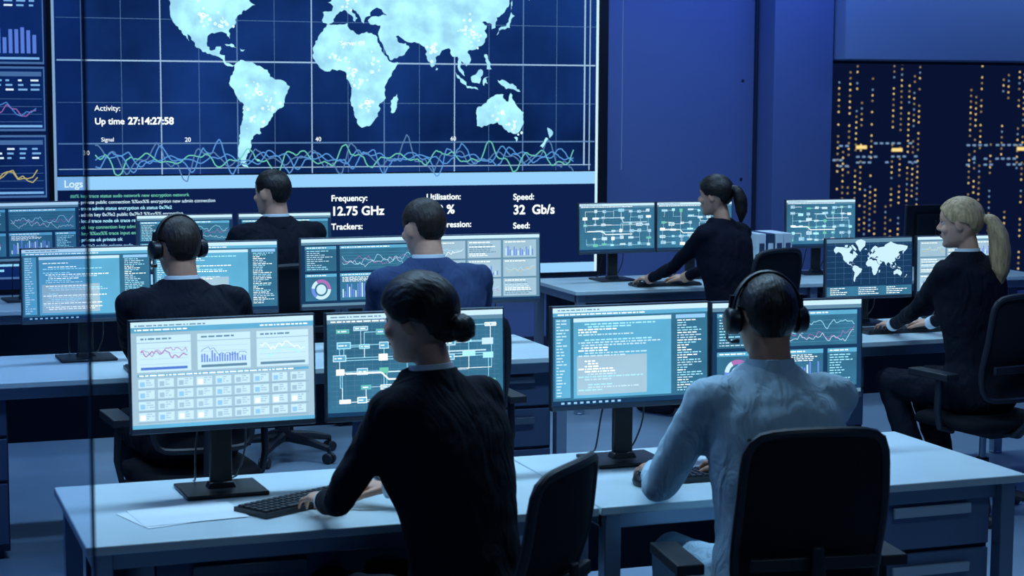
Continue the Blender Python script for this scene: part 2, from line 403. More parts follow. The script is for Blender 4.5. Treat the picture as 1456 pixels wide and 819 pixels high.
for t_, x in (('30', 1.49), ('20', 2.17), ('40', 3.08), ('60', 4.07)): text(t_, V(x), 1.47 if t_ == '30' else 1.556, .042, 'white', vw)
text('Logs', V(1.36), 1.255, .068, 'white', vw, bold=.001)
for t_, x, z, sz in (('Frequency:', 3.19, 1.135, .060), ('12.75 GHz', 3.19, 1.035, .088), ('Trackers:', 3.19, .935, .060),
                     ('Utilisation:', 3.89, 1.135, .060), ('63 %', 3.93, 1.035, .088), ('Compression:', 3.89, .935, .060),
                     ('Speed:', 4.55, 1.125, .062), ('32  Gb/s', 4.55, 1.02, .094), ('Seed:', 4.55, .915, .062)):
    text(t_, V(x), z, sz, 'white', vw, bold=.002 if sz > .08 else .001)
for t_, lon, lat in (('Server 03', -100, 57), ('Server 09', 15, 23), ('Server 04', 25, 62), ('Server 5', 105, 60)): text(t_, V(3.224+.00919*lon)-.1, 2+.0094*merc(lat), .045, 'white', vw)
words = ['encryption', 'sudo', 'admin', 'input', 'file_name', 'connection', 'abort:', 'new', 'public', 'private', 'key', '%%xx%%', 'network', 'status', 'ok', 'rehash', '0x7fe2', 'local', 'node', 'trace']
for r in range(11):
    L_ = '##% ' + ' '.join(rng.choice(words) for _ in range(rng.choice([4, 7, 8, 9])))
    text(L_, V(1.40), 1.185-r*.042, .032, rng.choice(['cyan', 'card', 'bar', 'cyan', 'green']), vw, bold=.0004)

# ------------------------------------------------------------------ monitors
def content(mb, kind, w, hh, seed, I):
    r = random.Random(seed)
    def Q(a, b, c, d, k, lay=1): mb.quad(-w/2+a*w, -hh/2+b*hh, -w/2+c*w, -hh/2+d*hh, -.0145-.0004*lay, I[k])
    def PL(pts, th, k, lay=4): mb.pline([(-w/2+a*w, -hh/2+b*hh) for a, b in pts], th, -.0145-.0004*lay, I[k])
    def tl(a, b, c, k, th=.012, lay=3):
        x = a
        while x < c-.012:
            l = min(r.uniform(.008, .04), c-x); Q(x, b-th/2, x+l, b+th/2, k, lay); x += l+.007
    def walk(a, b, c, amp, n=26):
        y = b; out = []
        for i in range(n):
            y = b+(y-b)*.7+r.uniform(-amp, amp); out.append((a+(c-a)*i/(n-1), y))
        return out
    def bars(a, b, c, hmax, n, k, k2=None):
        st = (c-a)/n
        for j in range(n): Q(a+j*st, b, a+j*st+st*.6, b+hmax*r.uniform(.25, 1), k if (k2 is None or j % 3) else k2, 3)
    if kind == 'light':
        Q(0, 0, 1, 1, 'pale', 0); Q(0, .95, 1, 1, 'card'); Q(0, .90, 1, .95, 'tealmid'); Q(0, 0, 1, .035, 'tealmid'); tl(.02, .965, .4, 'grey'); tl(.02, .925, .3, 'white'); tl(.7, .925, .97, 'white')
        for i in range(3):
            x = .03+i*.325; Q(x, .53, x+.29, .87, 'card', 1); tl(x+.02, .84, x+.2, 'grey', .016); Q(x, .80, x+.29, .808, 'pale', 2)
            col = ['magenta', 'blue', 'cyan'][i]
            for k in range(4): Q(x+.015, .60+k*.05, x+.275, .603+k*.05, 'pale', 2)
            if i == 1: bars(x+.02, .60, x+.27, .12, 18, 'barblue'); PL(walk(x+.02, .70, x+.27, .025), .0015, 'blue')
            else:
                PL(walk(x+.02, .68, x+.27, .035), .0028, col); PL(walk(x+.02, .72, x+.27, .03), .0018, 'white' if i else 'magenta')
            Q(x+.02, .55, x+.27, .575, 'blue' if i == 0 else 'grey', 3)
        Q(.03, .485, .97, .51, 'tealmid', 1); tl(.04, .497, .9, 'white', .012)
        for row in range(4):
            Q(.03, .37-row*.105, .97, .373-row*.105, 'grey', 2)
            for c in range(9):
                x = .035+c*.104; Q(x, .385-row*.105, x+.085, .465-row*.105, 'card', 2); Q(x+.008, .395-row*.105, x+.034, .44-row*.105, r.choice(['white', 'pale', 'bar', 'pale']), 3)
                for k in range(3): tl(x+.04, .452-row*.105-k*.021, x+r.uniform(.06, .083), 'pale', .010)
    elif kind == 'code':
        Q(0, 0, 1, 1, 'teal', 0); Q(0, .95, 1, 1, 'card'); Q(0, .91, 1, .95, 'tealmid'); Q(0, 0, 1, .05, 'ink', 1); tl(.03, .975, .3, 'grey'); tl(.03, .93, .6, 'white')
        Q(.015, .08, .11, .89, 'tealmid'); Q(.13, .07, .76, .89, 'tealmid'); Q(.13, .85, .76, .89, 'card', 2); Q(.79, .08, .985, .89, 'teal', 1); Q(.79, .85, .985, .89, 'bar', 2)
        Q(.15, .10, .60, .50, 'pale', 2)
        z = .825
        while z > .10:
            ind = r.choice([0, 0, .02, .04, .06])
            if r.random() < .85: tl(.16+ind, z, r.uniform(.26, .70), r.choice(['white', 'white', 'card', 'cyan']), .013)
            z -= .027
        z = .83
        while z > .1:
            tl(.80, z, r.uniform(.85, .975), r.choice(['card', 'cyan', 'white']), .010); z -= .026
        z = .87
        while z > .1: tl(.022, z, r.uniform(.05, .1), 'card', .012); z -= .032
        for i in range(10): Q(.05+i*.04, .015, .07+i*.04, .035, 'bar', 3)
    elif kind == 'net':
        Q(0, 0, 1, 1, 'teal', 0); Q(0, .95, 1, 1, 'card'); Q(0, .91, 1, .95, 'grey'); Q(0, 0, 1, .04, 'ink'); tl(.02, .975, .3, 'grey'); tl(.02, .93, .7, 'white')
        for i in range(1, 20): Q(i*.05, .06, i*.05+.0012, .9, 'grey', 1)
        for i in range(2, 18): Q(.02, i*.05, .98, i*.05+.002, 'grey', 1)
        nx, nyy = 8, 6
        nodes = [(.08+.12*(i % nx)+r.uniform(-.015, .015), .14+.14*(i//nx)+r.uniform(-.02, .02)) for i in range(nx*nyy)]
        for i, (a, b) in enumerate(nodes):
            for j in (i+1, i+nx):
                if j < nx*nyy and r.random() < .5:
                    c, d = nodes[j]; PL([(a, b), (c, b), (c, d)], .0016, r.choice(['card', 'cyan', 'white']), 3)
            if r.random() < .3 and i+nx+1 < nx*nyy:
                c, d = nodes[i+nx+1]; PL([(a, b), (a, d), (c, d)], .0016, 'cyan', 3)
        for a, b in nodes:
            if r.random() < .22: continue
            wd, hd_ = r.uniform(.018, .042), r.uniform(.018, .035); Q(a-wd, b-hd_, a+wd, b+hd_, r.choice(['card', 'card', 'cyan', 'white', 'green']), 5)
            if r.random() < .6: Q(a-wd+.005, b-hd_+.009, a+wd-.005, b+hd_-.009, 'tealmid', 6); tl(a-wd+.009, b, a+wd-.007, 'white', .010, 7)
        PL([(.1, .42), (.3, .42), (.34, .35), (.7, .35)], .0045, 'white', 8); PL([(.4, .7), (.55, .7), (.58, .6), (.9, .6)], .004, 'card', 8)
    elif kind == 'dash':
        Q(0, 0, 1, 1, 'ink', 0); Q(0, .95, 1, 1, 'card'); Q(0, .91, 1, .95, 'grey'); Q(0, 0, 1, .04, 'grey')
        for (a, b, c, d) in ((.03, .52, .30, .89), (.33, .52, .97, .89), (.03, .08, .30, .48), (.33, .08, .74, .48), (.77, .08, .97, .48)):
            Q(a, b, c, d, 'teal', 2); Q(a, d-.045, c, d, 'tealmid', 3); tl(a+.015, d-.022, a+(c-a)*.7, 'white', .012, 4)
        cx, cz = -w/2+.165*w, -hh/2+.25*hh; mb.circle(cx, cz, .15*hh, .10*hh, -.0166, I['card']); mb.circle(cx, cz, .15*hh, .10*hh, -.0170, I['magenta'], 12, 0, 2.1); mb.circle(cx, cz, .15*hh, .10*hh, -.0170, I['barblue'], 8, 3, 4.1); mb.circle(cx, cz, .075*hh, 0, -.0170, I['card'], 16)
        for k in range(6): Q(.345, .56+k*.045, .955, .562+k*.045, 'tealmid', 3)
        for ph, k in ((0, 'card'), (.05, 'magenta'), (.1, 'cyan')): PL(walk(.35, .62+ph, .95, .045, 40), .0016, k)
        bars(.35, .12, .72, .24, 20, 'barblue', 'card')
        for j in range(10): tl(.045, .82-j*.03, r.uniform(.12, .28), r.choice(['card', 'cyan']), .010)
        for j in range(12): tl(.785, .41-j*.028, r.uniform(.85, .95), 'cyan', .010)
        for j in range(4): tl(.35, .42-j*.02, r.uniform(.5, .7), 'white', .008)
    elif kind == 'dashlight':
        Q(0, 0, 1, 1, 'grey', 0); Q(0, .95, 1, 1, 'card'); Q(0, 0, 1, .04, 'ink')
        for i in range(3):
            for j in range(3):
                a, b = .03+i*.32, .65-j*.295; Q(a, b, a+.3, b+.27, 'pale', 2); tl(a+.015, b+.24, a+.2, 'white', .014)
                if (i+j) % 3 == 0: PL(walk(a+.02, b+.11, a+.28, .035), .0018, r.choice(['magenta', 'yellow', 'white'])); PL(walk(a+.02, b+.13, a+.28, .03), .0014, 'cyan')
                elif (i+j) % 3 == 1:
                    for k in range(7): tl(a+.015, b+.20-k*.027, a+r.uniform(.15, .28), r.choice(['card', 'white', 'grey']), .012)
                else: bars(a+.02, b+.03, a+.28, .15, 14, 'barblue', 'card')
    elif kind == 'map':
        Q(0, 0, 1, 1, 'ink', 0); Q(0, .93, 1, 1, 'grey')
        for i in range(1, 10): Q(i*.1, .2, i*.1+.002, .93, 'grid', 1)
        for i in range(3, 10): Q(0, i*.1, 1, i*.1+.003, 'grid', 1)
        draw_map(mb, 0, -.002, w/400, w/460, -.0162, I['card'], False)
        Q(0, 0, 1, .17, 'teal', 5)
        for i in range(3):
            for j in range(4): tl(.04+i*.33, .14-j*.035, .04+i*.33+r.uniform(.1, .25), 'white', .012, 6)

MM = [M['black'], M['steel']] + EM
MI = {k: i+2 for i, k in enumerate(EK)}
def monitor(x, y, zc, kind, yaw=0, w=.55, hh=.325, seed=1, tilt=-2, desk=.74):
    e = empty('computer_monitor', (x, y, desk), rad(yaw))
    b = MB()
    b.box((0, 0, 0), (w, .022, hh), 0); b.box((0, .022, -.01), (w*.72, .03, hh*.66), 0, taper=1)
    for sx in (-1, 1): b.box((sx*(w/2-.003), -.012, 0), (.006, .006, hh), 1)
    b.box((0, -.012, hh/2-.003), (w, .006, .006), 1); b.box((0, -.012, -hh/2+.008), (w, .006, .016), 1)
    b.build('panel', MM[:2], e, bevel=.002, loc=(0, 0, zc-desk), rot=(rad(tilt), 0, 0))
    c = MB(); content(c, kind, w-.010, hh-.022, seed, MI)
    c.v = [(vx, vy+.0, vz+.005) for vx, vy, vz in c.v]
    if kind != 'off': c.build('screen_image', MM, e, smooth=False, loc=(0, 0, zc-desk), rot=(rad(tilt), 0, 0), recalc=False)
    st = MB()
    st.box((0, .05, (zc-desk)/2+.0), (.065, .022, zc-desk), 0); st.box((0, .037, zc-desk), (.10, .03, .10), 0)
    st.box((0, .045, .006), (.24, .20, .012), 0); st.box((0, .05, .02), (.085, .05, .02), 0, taper=.8)
    st.build('stand', [M['black']], e, bevel=.004)
    cb_ = MB(); zt = zc-desk
    for o in (.06, -.05):
        P = [Vector((o, .045, zt-.08)), Vector((o*1.4, .06, zt-.20)), Vector((o*1.2, .12, .03)), Vector((o, .17, .008)), Vector((o, .20, .004))]
        for _ in range(2):
            n_ = []
            for a_, b_ in zip(P, P[1:]): n_ += [a_*.75+b_*.25, a_*.25+b_*.75]
            P = n_
        cb_.tube(P, .003, 8)
    cb_.build('cable', [M['black']], e)
    return e

# ------------------------------------------------------------------ desk
def desk(x0, x1, y0, y1, peds=(), light=False):
    e = empty('office_desk', ((x0+x1)/2, (y0+y1)/2, 0)); cx, cy = (x0+x1)/2, (y0+y1)/2; w, d = x1-x0, y1-y0
    t = MB(); t.box((0, 0, .7275), (w-.006, d, .025), 0); t.build('tabletop', [M['desktop']], e, bevel=.004)
    f = MB()
    for sx in (-1, 1):
        for sy in (-1, 1): f.box((sx*(w/2-.05), sy*(d/2-.05), .3575), (.05, .05, .715), 0)
        f.box((sx*(w/2-.05), 0, .69), (.05, d-.1, .045), 0)
        for sy in (-1, 1): f.tube([(sx*(w/2-.05), sy*(d/2-.05), 0), (sx*(w/2-.05), sy*(d/2-.05), .012)], .032, 12, 0)
    for sy in (-1, 1): f.box((0, sy*(d/2-.07), .685), (w-.1, .03, .045), 0)
    f.build('frame', [M['silver']], e, bevel=.003)
    m = MB(); m.box((0, d/2-.10, .52), (w-.16, .015, .30), 0); m.box((0, d/2-.18, .63), (w-.3, .12, .04), 0)
    m.build('modesty_panel', [M['cab']], e, bevel=.003)
    for px, pw in peds:
        p = MB(); px -= cx
        p.box((px, .02, .365), (pw, d-.14, .66), 0)
        hts = [.18, .18, .26]; z = .69
        for hh in hts:
            p.box((px, -(d-.14)/2+.012, z-hh/2), (pw-.012, .02, hh-.010), 1)
            p.box((px, -(d-.14)/2-.012, z-.055), (pw*.62, .012, .032), 2)
            for sx in (-1, 1): p.box((px+sx*pw*.28, -(d-.14)/2-.004, z-.055), (.014, .02, .02), 2)
            z -= hh+.004
        for sx in (-1, 1):
            for sy in (-1, 1): p.tube([(px+sx*(pw/2-.04), sy*(d/2-.14), 0), (px+sx*(pw/2-.04), sy*(d/2-.14), .04)], .02, 10, 0)
        p.build('drawer_pedestal', [M['cab'], M['drawer_lit' if light else 'drawer'], M['handle' if light else 'steel']], e, bevel=.003)  # light: fronts and handles in brightened colours, as if better lit
    return e

# ------------------------------------------------------------------ chair
def chair(x, y, yaw, arms=True, top=1.03):
    e = empty('office_chair', (x, y, 0), rad(yaw))
    b = MB()
    for i in range(5):
        a = 2*math.pi*i/5+.3; dx, dy = math.cos(a), math.sin(a)
        b.tube([(dx*.03, dy*.03, .115), (dx*.17, dy*.17, .10), (dx*.29, dy*.29, .075)], [.028, .022, .016], 10, 0)
        nx, ny = -dy, dx
        for sg in (-1, 1):
            p = Vector((dx*.29+nx*sg*.016, dy*.29+ny*sg*.016, .028)); b.tube([p-Vector((nx, ny, 0))*.011, p+Vector((nx, ny, 0))*.011], .028, 14, 0)
        b.tube([(dx*.29, dy*.29, .03), (dx*.29, dy*.29, .08)], .010, 8, 0)
    b.tube([(0, 0, .09), (0, 0, .26)], .030, 16, 0); b.tube([(0, 0, .24), (0, 0, .40)], .016, 12, 1)
    b.box((0, -.02, .395), (.18, .26, .04), 0)
    b.build('star_base', [M['dark'], M['silver']], e, bevel=.003)
    st = MB(); rs = []
    for z, k in ((.405, .80), (.412, .93), (.43, 1), (.452, 1), (.466, .95), (.473, .82), (.474, .5)):
        ring = []
        for j in range(40):
            a = 2*math.pi*j/40; c, s_ = math.cos(a), math.sin(a); p = .42
            X = .245*k*math.copysign(abs(c)**p, c); Y = .235*k*math.copysign(abs(s_)**p, s_)
            zz = z - (.03*((Y-.12)/.12)**2 if Y > .12 else 0)
            ring.append((X, Y+.02, zz))
        rs.append(ring)
    st.rings(rs, 0); st.build('seat', [M['fabric']], e, ang=60)
    zb, hw = .56, .205
    def bp(u, v):
        wv = hw*(1-.10*v**2-.12*(1-v)**3)
        return Vector((u*wv, -.235-.05*v+.035*u*u+.03*math.exp(-((v-.25)/.2)**2), zb+v*(top-zb)-.02*abs(u)**3*v))
    pn = MB(); nu, nv = 14, 14; vs = []; fs = []
    for side in (0, 1):
        for j in range(nv+1):
            for i in range(nu+1):
                p = bp(-1+2*i/nu, j/nv); p.y += (.006 if side else -.006); vs.append(p)
    K = (nu+1)*(nv+1)
    for side in (0, 1):
        for j in range(nv):
            for i in range(nu):
                a = side*K+j*(nu+1)+i; fs.append((a, a+1, a+nu+2, a+nu+1))
    pn.add(vs, fs, 0); pn.build('back_mesh', [M['mesh']], e, recalc=False)
    fr_ = MB(); path = [bp(-1+2*i/12, 1) for i in range(13)]+[bp(1, 1-i/12) for i in range(1, 13)]+[bp(1-2*i/12, 0) for i in range(1, 13)]+[bp(-1, i/12) for i in range(1, 12)]
    for _ in range(2):
        n = len(path); path = [(path[i-1]+path[i]*2+path[(i+1) % n])/4 for i in range(n)]
    fr_.tube(path, .014, 10, 0, closed=True)
    fr_.tube([(0, -.08, .395), (0, -.22, .40), (0, -.285, .46), (0, -.285, .60), (0, -.272, .75)], [.03, .03, .028, .024, .018], 12, 0, flat=.6)
    fr_.box((0, -.242, .70), (.34, .02, .035), 0)
    if arms:
        for sx in (-1, 1):
            fr_.tube([(sx*.20, -.02, .40), (sx*.275, -.02, .42), (sx*.29, -.02, .50), (sx*.285, -.02, .645)], [.018, .018, .02, .02], 10, 0, flat=.7)
            fr_.box((sx*.285, .02, .66), (.075, .26, .03), 0)
    fr_.build('frame', [M['dark']], e, bevel=.004)
    return e

# ------------------------------------------------------------------ keyboard & mouse
def keyboard(x, y, yaw=0, z=.7405):
    b = MB(); b.box((0, 0, .008), (.43, .135, .014), 0)
    for r in range(5):
        for c in range(20):
            if r == 0 and 4 <= c <= 8: continue
            b.box((-.2+c*.021, -.05+r*.0245, .0175), (.0175, .020, .007), 1, taper=.85)
    b.box((-.2+6*.021, -.05, .0175), (.10, .020, .007), 1, taper=.95)
    return b.build('keyboard', [M['black'], M['key']], None, loc=(x, y, z), rot=(0, 0, rad(yaw)), smooth=False)
def mouse(x, y, yaw=0, z=.7405):
    b = MB(); rs = []
    for t, k in ((0, .9), (.012, 1), (.022, .86), (.030, .6), (.034, .25)):
        rs.append([(.03*k*math.cos(a)*(1-.12*math.sin(a)), .052*k*math.sin(a)-.004*t/.03, t) for a in [2*math.pi*j/24 for j in range(24)]])
    b.rings(rs, 0); b.box((0, .028, .031), (.006, .014, .008), 1)
    return b.build('computer_mouse', [M['black'], M['steel']], None, loc=(x, y, z), rot=(0, 0, rad(yaw)), ang=60)

# ------------------------------------------------------------------ people
def two_bone(S, W, L1, L2, pole):
    d = W-S; D = d.length
    if D > .985*(L1+L2): k = D/(.985*(L1+L2)); L1 *= k; L2 *= k
    a = (L1*L1-L2*L2+D*D)/(2*D); hh = math.sqrt(max(L1*L1-a*a, 0)); u = d/D
    p = (pole-u*pole.dot(u)).normalized(); return S+u*a+p*hh

def capsule(mb, a, b, ra, rb, n=16, mid=None):
    a, b = Vector(a), Vector(b); k = 7; pts = []; rr = []
    for i in range(k):
        t = i/(k-1); pts.append(a.lerp(b, t)); r = ra+(rb-ra)*t
        if mid: r += mid*math.sin(math.pi*t)
        rr.append(r)
    mb.tube(pts, rr, n); mb.ell(a, (ra,)*3, nu=16, nv=10); mb.ell(b, (rb,)*3, nu=16, nv=10)

def hand_mesh(side, sc=1.0, curl=(12, 38, 62)):
    b = MB()
    b.tube([(0, -.045, 0), (0, .0, 0), (0, .03, .001), (0, .065, .002), (0, .088, 0)], [.024, .026, .034, .040, .036], 16, flat=.42)
    b.ell((side*.022, .03, -.006), (.017, .03, .013))
    for i, (x, y, ln, fan) in enumerate(((.031, .082, .95, 8), (.0105, .090, 1.06, 2), (-.0105, .087, 1.0, -4), (-.031, .077, .8, -11))):
        x *= side; fan *= side
        p = Vector((x, y-.02, .001)); r = .0090 if i < 3 else .0078
        b.ell(p, (r,)*3, nu=10, nv=8)
        for k, (seg, c) in enumerate(((.062, curl[0]), (.026, curl[1]), (.021, curl[2]))):
            l = seg*ln if k else (.02+.042*ln)
            dirv = Vector((math.sin(rad(fan))*math.cos(rad(c)), math.cos(rad(fan))*math.cos(rad(c)), -math.sin(rad(c))))
            q_ = p+dirv*l; capsule(b, p, q_, r, r-.0009, 10); p = q_; r -= .0009
    p = Vector((side*.026, .02, -.004))
    for l, an, dn, r in ((.042, 42, 12, .0125), (.032, 24, 20, .0105), (.025, 10, 25, .0092)):
        dirv = Vector((side*math.sin(rad(an))*math.cos(rad(dn)), math.cos(rad(an))*math.cos(rad(dn)), -math.sin(rad(dn))))
        q_ = p+dirv*l; capsule(b, p, q_, r, r-.001, 10); p = q_
    b.v = [(x*sc, y*sc, z*sc) for x, y, z in b.v]
    return bake(b, .0032, 3)

def person(name, pos, yaw, hands, lean=.15, head_yaw=0, head_pitch=0, female=False, upper='suit_black', skin='skin', hair='hair_dark', style='short', headset=False, cuffs='white_cloth', collar='white_cloth', legs='normal', dz=0.0, watch=False, curls=None, slouch=.05, broad=1.0, hvol=1.0, pole=(.55, -.25, -.9)):
    e = empty(name, (pos[0], pos[1], 0), rad(yaw))
    Mi = (Matrix.Translation((pos[0], pos[1], 0)) @ Matrix.Rotation(rad(yaw), 4, 'Z')).inverted()
    H = dz+.025
    def yo(z):
        t = max(0, (z-.5)/.65); return lean*t*.9+slouch*t*t-.03
    body = MB(); rs = []
    prof = [(.470,.120,.09),(.485,.160,.125),(.52,.185,.140),(.60,.184,.142),(.68,.176,.130),(.78,.176,.124),(.88,.188,.126),(.97,.200,.128),(1.03,.204,.122),(1.07,.190,.108),(1.10,.145,.092),(1.125,.100,.078),(1.15,.070,.066)]
    if female: prof = [(z, x*(1.05 if z < .62 else .86), y*(1.0 if z < .62 else .90)) for z, x, y in prof]
    for z, rx, ry in prof:
        rx *= 1+(broad-1)*min(1, max(0, (z-.6)/.3))
        zz = .47+(z-.47)*(1+H/.68); ring = []
        for j in range(36):
            a = 2*math.pi*j/36; c, s_ = math.cos(a), math.sin(a); p = .85
            X = rx*math.copysign(abs(c)**p, c); Y = ry*math.copysign(abs(s_)**p, s_)
            if s_ < 0 and .8 < z < 1.08: Y *= 1.06
            if female and s_ > 0 and .86 < z < 1.0: Y *= 1.25
            ring.append((X, Y+yo(z), zz))
        rs.append(ring)
    body.rings(rs)
    shz = 1.052+H; shx = (.186 if not female else .152)*broad; ra = .064 if not female else .053
    elbows = []; wr = []
    for i, sx in enumerate((-1, 1)):
        S = Vector((sx*shx, yo(1.05), shz)); Wp = Mi @ Vector(hands[i])
        L1, L2 = .295*(.94 if female else 1), .265*(.94 if female else 1)
        El = two_bone(S, Wp, L1, L2, Vector((sx*pole[0], pole[1], pole[2])))
        capsule(body, S, El, ra, ra*.72, mid=.003); capsule(body, El, Wp, ra*.74, .036 if not female else .031, mid=.002)
        body.ell(S-Vector((sx*.05, 0, -.008)), (.10, .075, .062))
        elbows.append(El); wr.append(Wp)
    for sx in (-1, 1):
        kx = .15 if not female else .10
        hip = Vector((sx*.092, .0, .555)); knee = Vector((sx*kx, .43, .555)); ank = Vector((sx*kx*1.05, .40, .12))
        if legs == 'back': ank = Vector((sx*.09, .22, .13))
        if legs == 'forward': ank = Vector((sx*kx, .55, .11))
        capsule(body, hip, knee, .092 if not female else .086, .064, mid=.006); capsule(body, knee, ank, .062, .044, mid=.010)
        fd = Vector((sx*.12, .99, 0)).normalized()
        h0 = ank+Vector((0, -.02, -.07)); tpt = h0+fd*.20
        if ank.z < .2: h0.z = .045; tpt.z = .036
        capsule(body, ank, h0+Vector((0, .01, .01)), .042, .038); capsule(body, h0, tpt, .040, .032)
    me = bake(body, .011, 5, ((.16, .020), (.05, .010)))
    for p in me.polygons:
        c = p.center
        if c.z < .105: p.material_index = 2
        elif c.z < .50+.0 or (c.z < .66 and c.y > .13): p.material_index = 1
    obj('clothed_body', me, [M[upper], M['trousers'], M['shoe']], e)
    for i, sx in enumerate((-1, 1)):
        El, Wp = elbows[i], wr[i]; d = (Wp-El); dd = d.normalized()
        ya = math.atan2(-d.x, d.y)*.75
        hm = hand_mesh(-sx, 1.0 if not female else .92, (curls or ((12, 38, 62), (12, 38, 62)))[i])
        ho = obj('hand', hm, [M[skin]], e)
        ho.location = Wp+dd*.02; ho.rotation_euler = (rad(-3), 0, ya)
        cf = MB(); r0 = .036 if not female else .032
        cf.tube([Wp-dd*.01, Wp+dd*.032], [r0, r0*.95], 20); cf.build('cuff', [M[cuffs]], e, ang=60)
        if watch and i == 0:
            wt = MB(); wt.tube([Wp+dd*.034, Wp+dd*.050], [.031, .031], 24, flat=.8); c0 = Wp+dd*.042+Vector((0, 0, .026)); wt.ell(c0, (.019, .019, .006)); wt.build('wristwatch', [M['silver']], e, ang=60)
    nb = Vector((0, yo(1.13), 1.125+H)); tilt = Matrix.Rotation(-lean*.8, 3, 'X')
    co = MB(); kk = .88 if female else 1
    if collar:
        def rg(r, z, yy=0): return [nb+tilt @ Vector((r*kk*math.cos(a), r*kk*math.sin(a)+yy, z-(.03 if math.sin(a) > .5 else 0)*math.sin(a))) for a in [2*math.pi*j/32 for j in range(32)]]
        co.rings([rg(.078, -.02), rg(.067, .036), rg(.063, .037), rg(.064, -.02)], 0, cap=False, closed=True)
        if collar == 'white_cloth': co.rings([rg(.096, -.035), rg(.079, .020), rg(.070, .023), rg(.078, -.035)], 1, cap=False, closed=True)
        co.build('collar', [M[collar], M[upper]], e, ang=60)
    # head
    hd = empty('head'); hd.parent = e
    piv = nb+Vector((0, .004, .035 if female else .022))
    hd.location = piv; hd.rotation_euler = Euler((rad(head_pitch), 0, rad(head_yaw)), 'XYZ')
    O = Vector((0, .025, .118))
    hb = MB(); rs = []
    for z, F, B, wd_ in ((-.110,.066,.005,.014),(-.106,.076,-.012,.028),(-.094,.083,-.030,.042),(-.076,.084,-.048,.054),(-.056,.085,-.066,.062),(-.036,.084,-.080,.067),(-.015,.083,-.092,.071),(.005,.083,-.100,.074),(.022,.087,-.104,.076),(.045,.087,-.104,.077),(.070,.079,-.097,.072),(.092,.062,-.080,.060),(.108,.036,-.052,.040),(.116,.010,-.025,.018)):
        ring = []
        for j in range(40):
            a = 2*math.pi*j/40; c, s_ = math.cos(a), math.sin(a); cyy = -.012
            Y = cyy+(F-cyy)*math.copysign(abs(s_)**.9, s_) if s_ > 0 else cyy+(cyy-B)*s_
            X = wd_*math.copysign(abs(c)**.9, c)
            ring.append(O+Vector((X, Y, z)))
        rs.append(ring)
    hb.rings(rs)
    for sx in (-1, 1):
        hb.ell(O+Vector((sx*.040, .060, -.020)), (.022, .022, .022))
        hb.ell(O+Vector((sx*.078, -.010, -.002)), (.008, .019, .031), R=Matrix.Rotation(sx*rad(-20), 3, 'Z') @ Matrix.Rotation(rad(-10), 3, 'X'))
    fm = .82 if female else 1.0
    hb.tube([O+Vector((0, .080, .024)), O+Vector((0, .088, .006)), O+Vector((0, .098+.004*fm, -.014)), O+Vector((0, .094, -.024))], [.008*fm, .009*fm, .0135*fm, .010*fm], 12)
    for sx in (-1, 1): hb.ell(O+Vector((sx*.011*fm, .090, -.020)), (.009*fm, .011, .008*fm))
    hb.ell(O+Vector((0, .078, -.050)), (.023, .014, .014)); hb.ell(O+Vector((0, .074, -.090)), (.020, .014, .015))
    nr = .057 if not female else .047
    hb.tube([(0, -.02, -.14), (0, -.018, -.06), (0, -.006, .03), (0, .004, .09)], [nr*1.12, nr*1.03, nr, nr*1.0], 24)
    if female: hb.v = [tuple(Vector((v[0]*.95, v[1]*.96, v[2]*.97))) for v in hb.v]
    hm = bake(hb, .005, 4)
    fs_ = (.95, .96, .97) if female else (1, 1, 1)
    for v in hm.vertices:
        p = Vector((v.co.x/fs_[0], v.co.y/fs_[1], v.co.z/fs_[2]))-O
        if p.y > .03:
            for sx in (-1, 1):
                d2 = ((p.x-sx*.031)/.017)**2+((p.z-.010)/.012)**2; v.co.y -= .010*math.exp(-d2)
            v.co.y -= .004*math.exp(-((p.x)/.024)**2-((p.z+.051)/.004)**2)
            v.co.y -= .005*math.exp(-((p.x)/.02)**2-((p.z+.072)/.008)**2)
    obj('face_and_neck', hm, [M[skin]], hd)
    fc = MB()
    for sx in (-1, 1):
        c = O+Vector((sx*.031, .0665, .010)); fc.ell(c, (.0125, .0115, .0085), 0, nu=16, nv=10); fc.ell(c+Vector((0, .0085, 0)), (.0055, .004, .0055), 1, nu=12, nv=8)
        fc.tube([O+Vector((sx*.014, .086, .029)), O+Vector((sx*.032, .080, .034)), O+Vector((sx*.050, .065, .028))], [.003, .0035, .002], 8, 2, flat=.6)
        fc.tube([c+Vector((-sx*.011, .006, .004)), c+Vector((0, .011, .0075)), c+Vector((sx*.013, .004, .004))], [.0012, .0016, .0012], 6, 1)
    fc.ell(O+Vector((0, .0885, -.046)), (.020, .005, .004), 3); fc.ell(O+Vector((0, .088, -.055)), (.018, .006, .0045), 3)
    if female: fc.v = [(v[0]*.95, v[1]*.96, v[2]*.97) for v in fc.v]
    fc.build('facial_features', [M['eye'], M['iris'], M[hair], M['lip']], hd)
    # hair
    hr = MB(); C = O+Vector((0, -.012, .030)); R3 = (.0845, .106, .097) if not female else (.086*hvol, .110*hvol, .100*hvol)
    nu, nv = 120, 56; rs = []
    keys = [(0, .074), (35, .066), (55, .040), (70, -.005), (82, -.012), (95, .026), (112, .020), (125, -.040), (150, -.066), (180, -.070)]
    if female: keys = [(0, .070), (30, .062), (55, .030), (72, -.002), (85, -.012), (100, -.004), (115, -.015), (130, -.050), (150, -.066), (180, -.068)]
    def hl(a):
        for (a0, z0), (a1, z1) in zip(keys, keys[1:]):
            if a <= a1: t = (a-a0)/(a1-a0); t = t*t*(3-2*t); return z0+(z1-z0)*t
        return keys[-1][1]
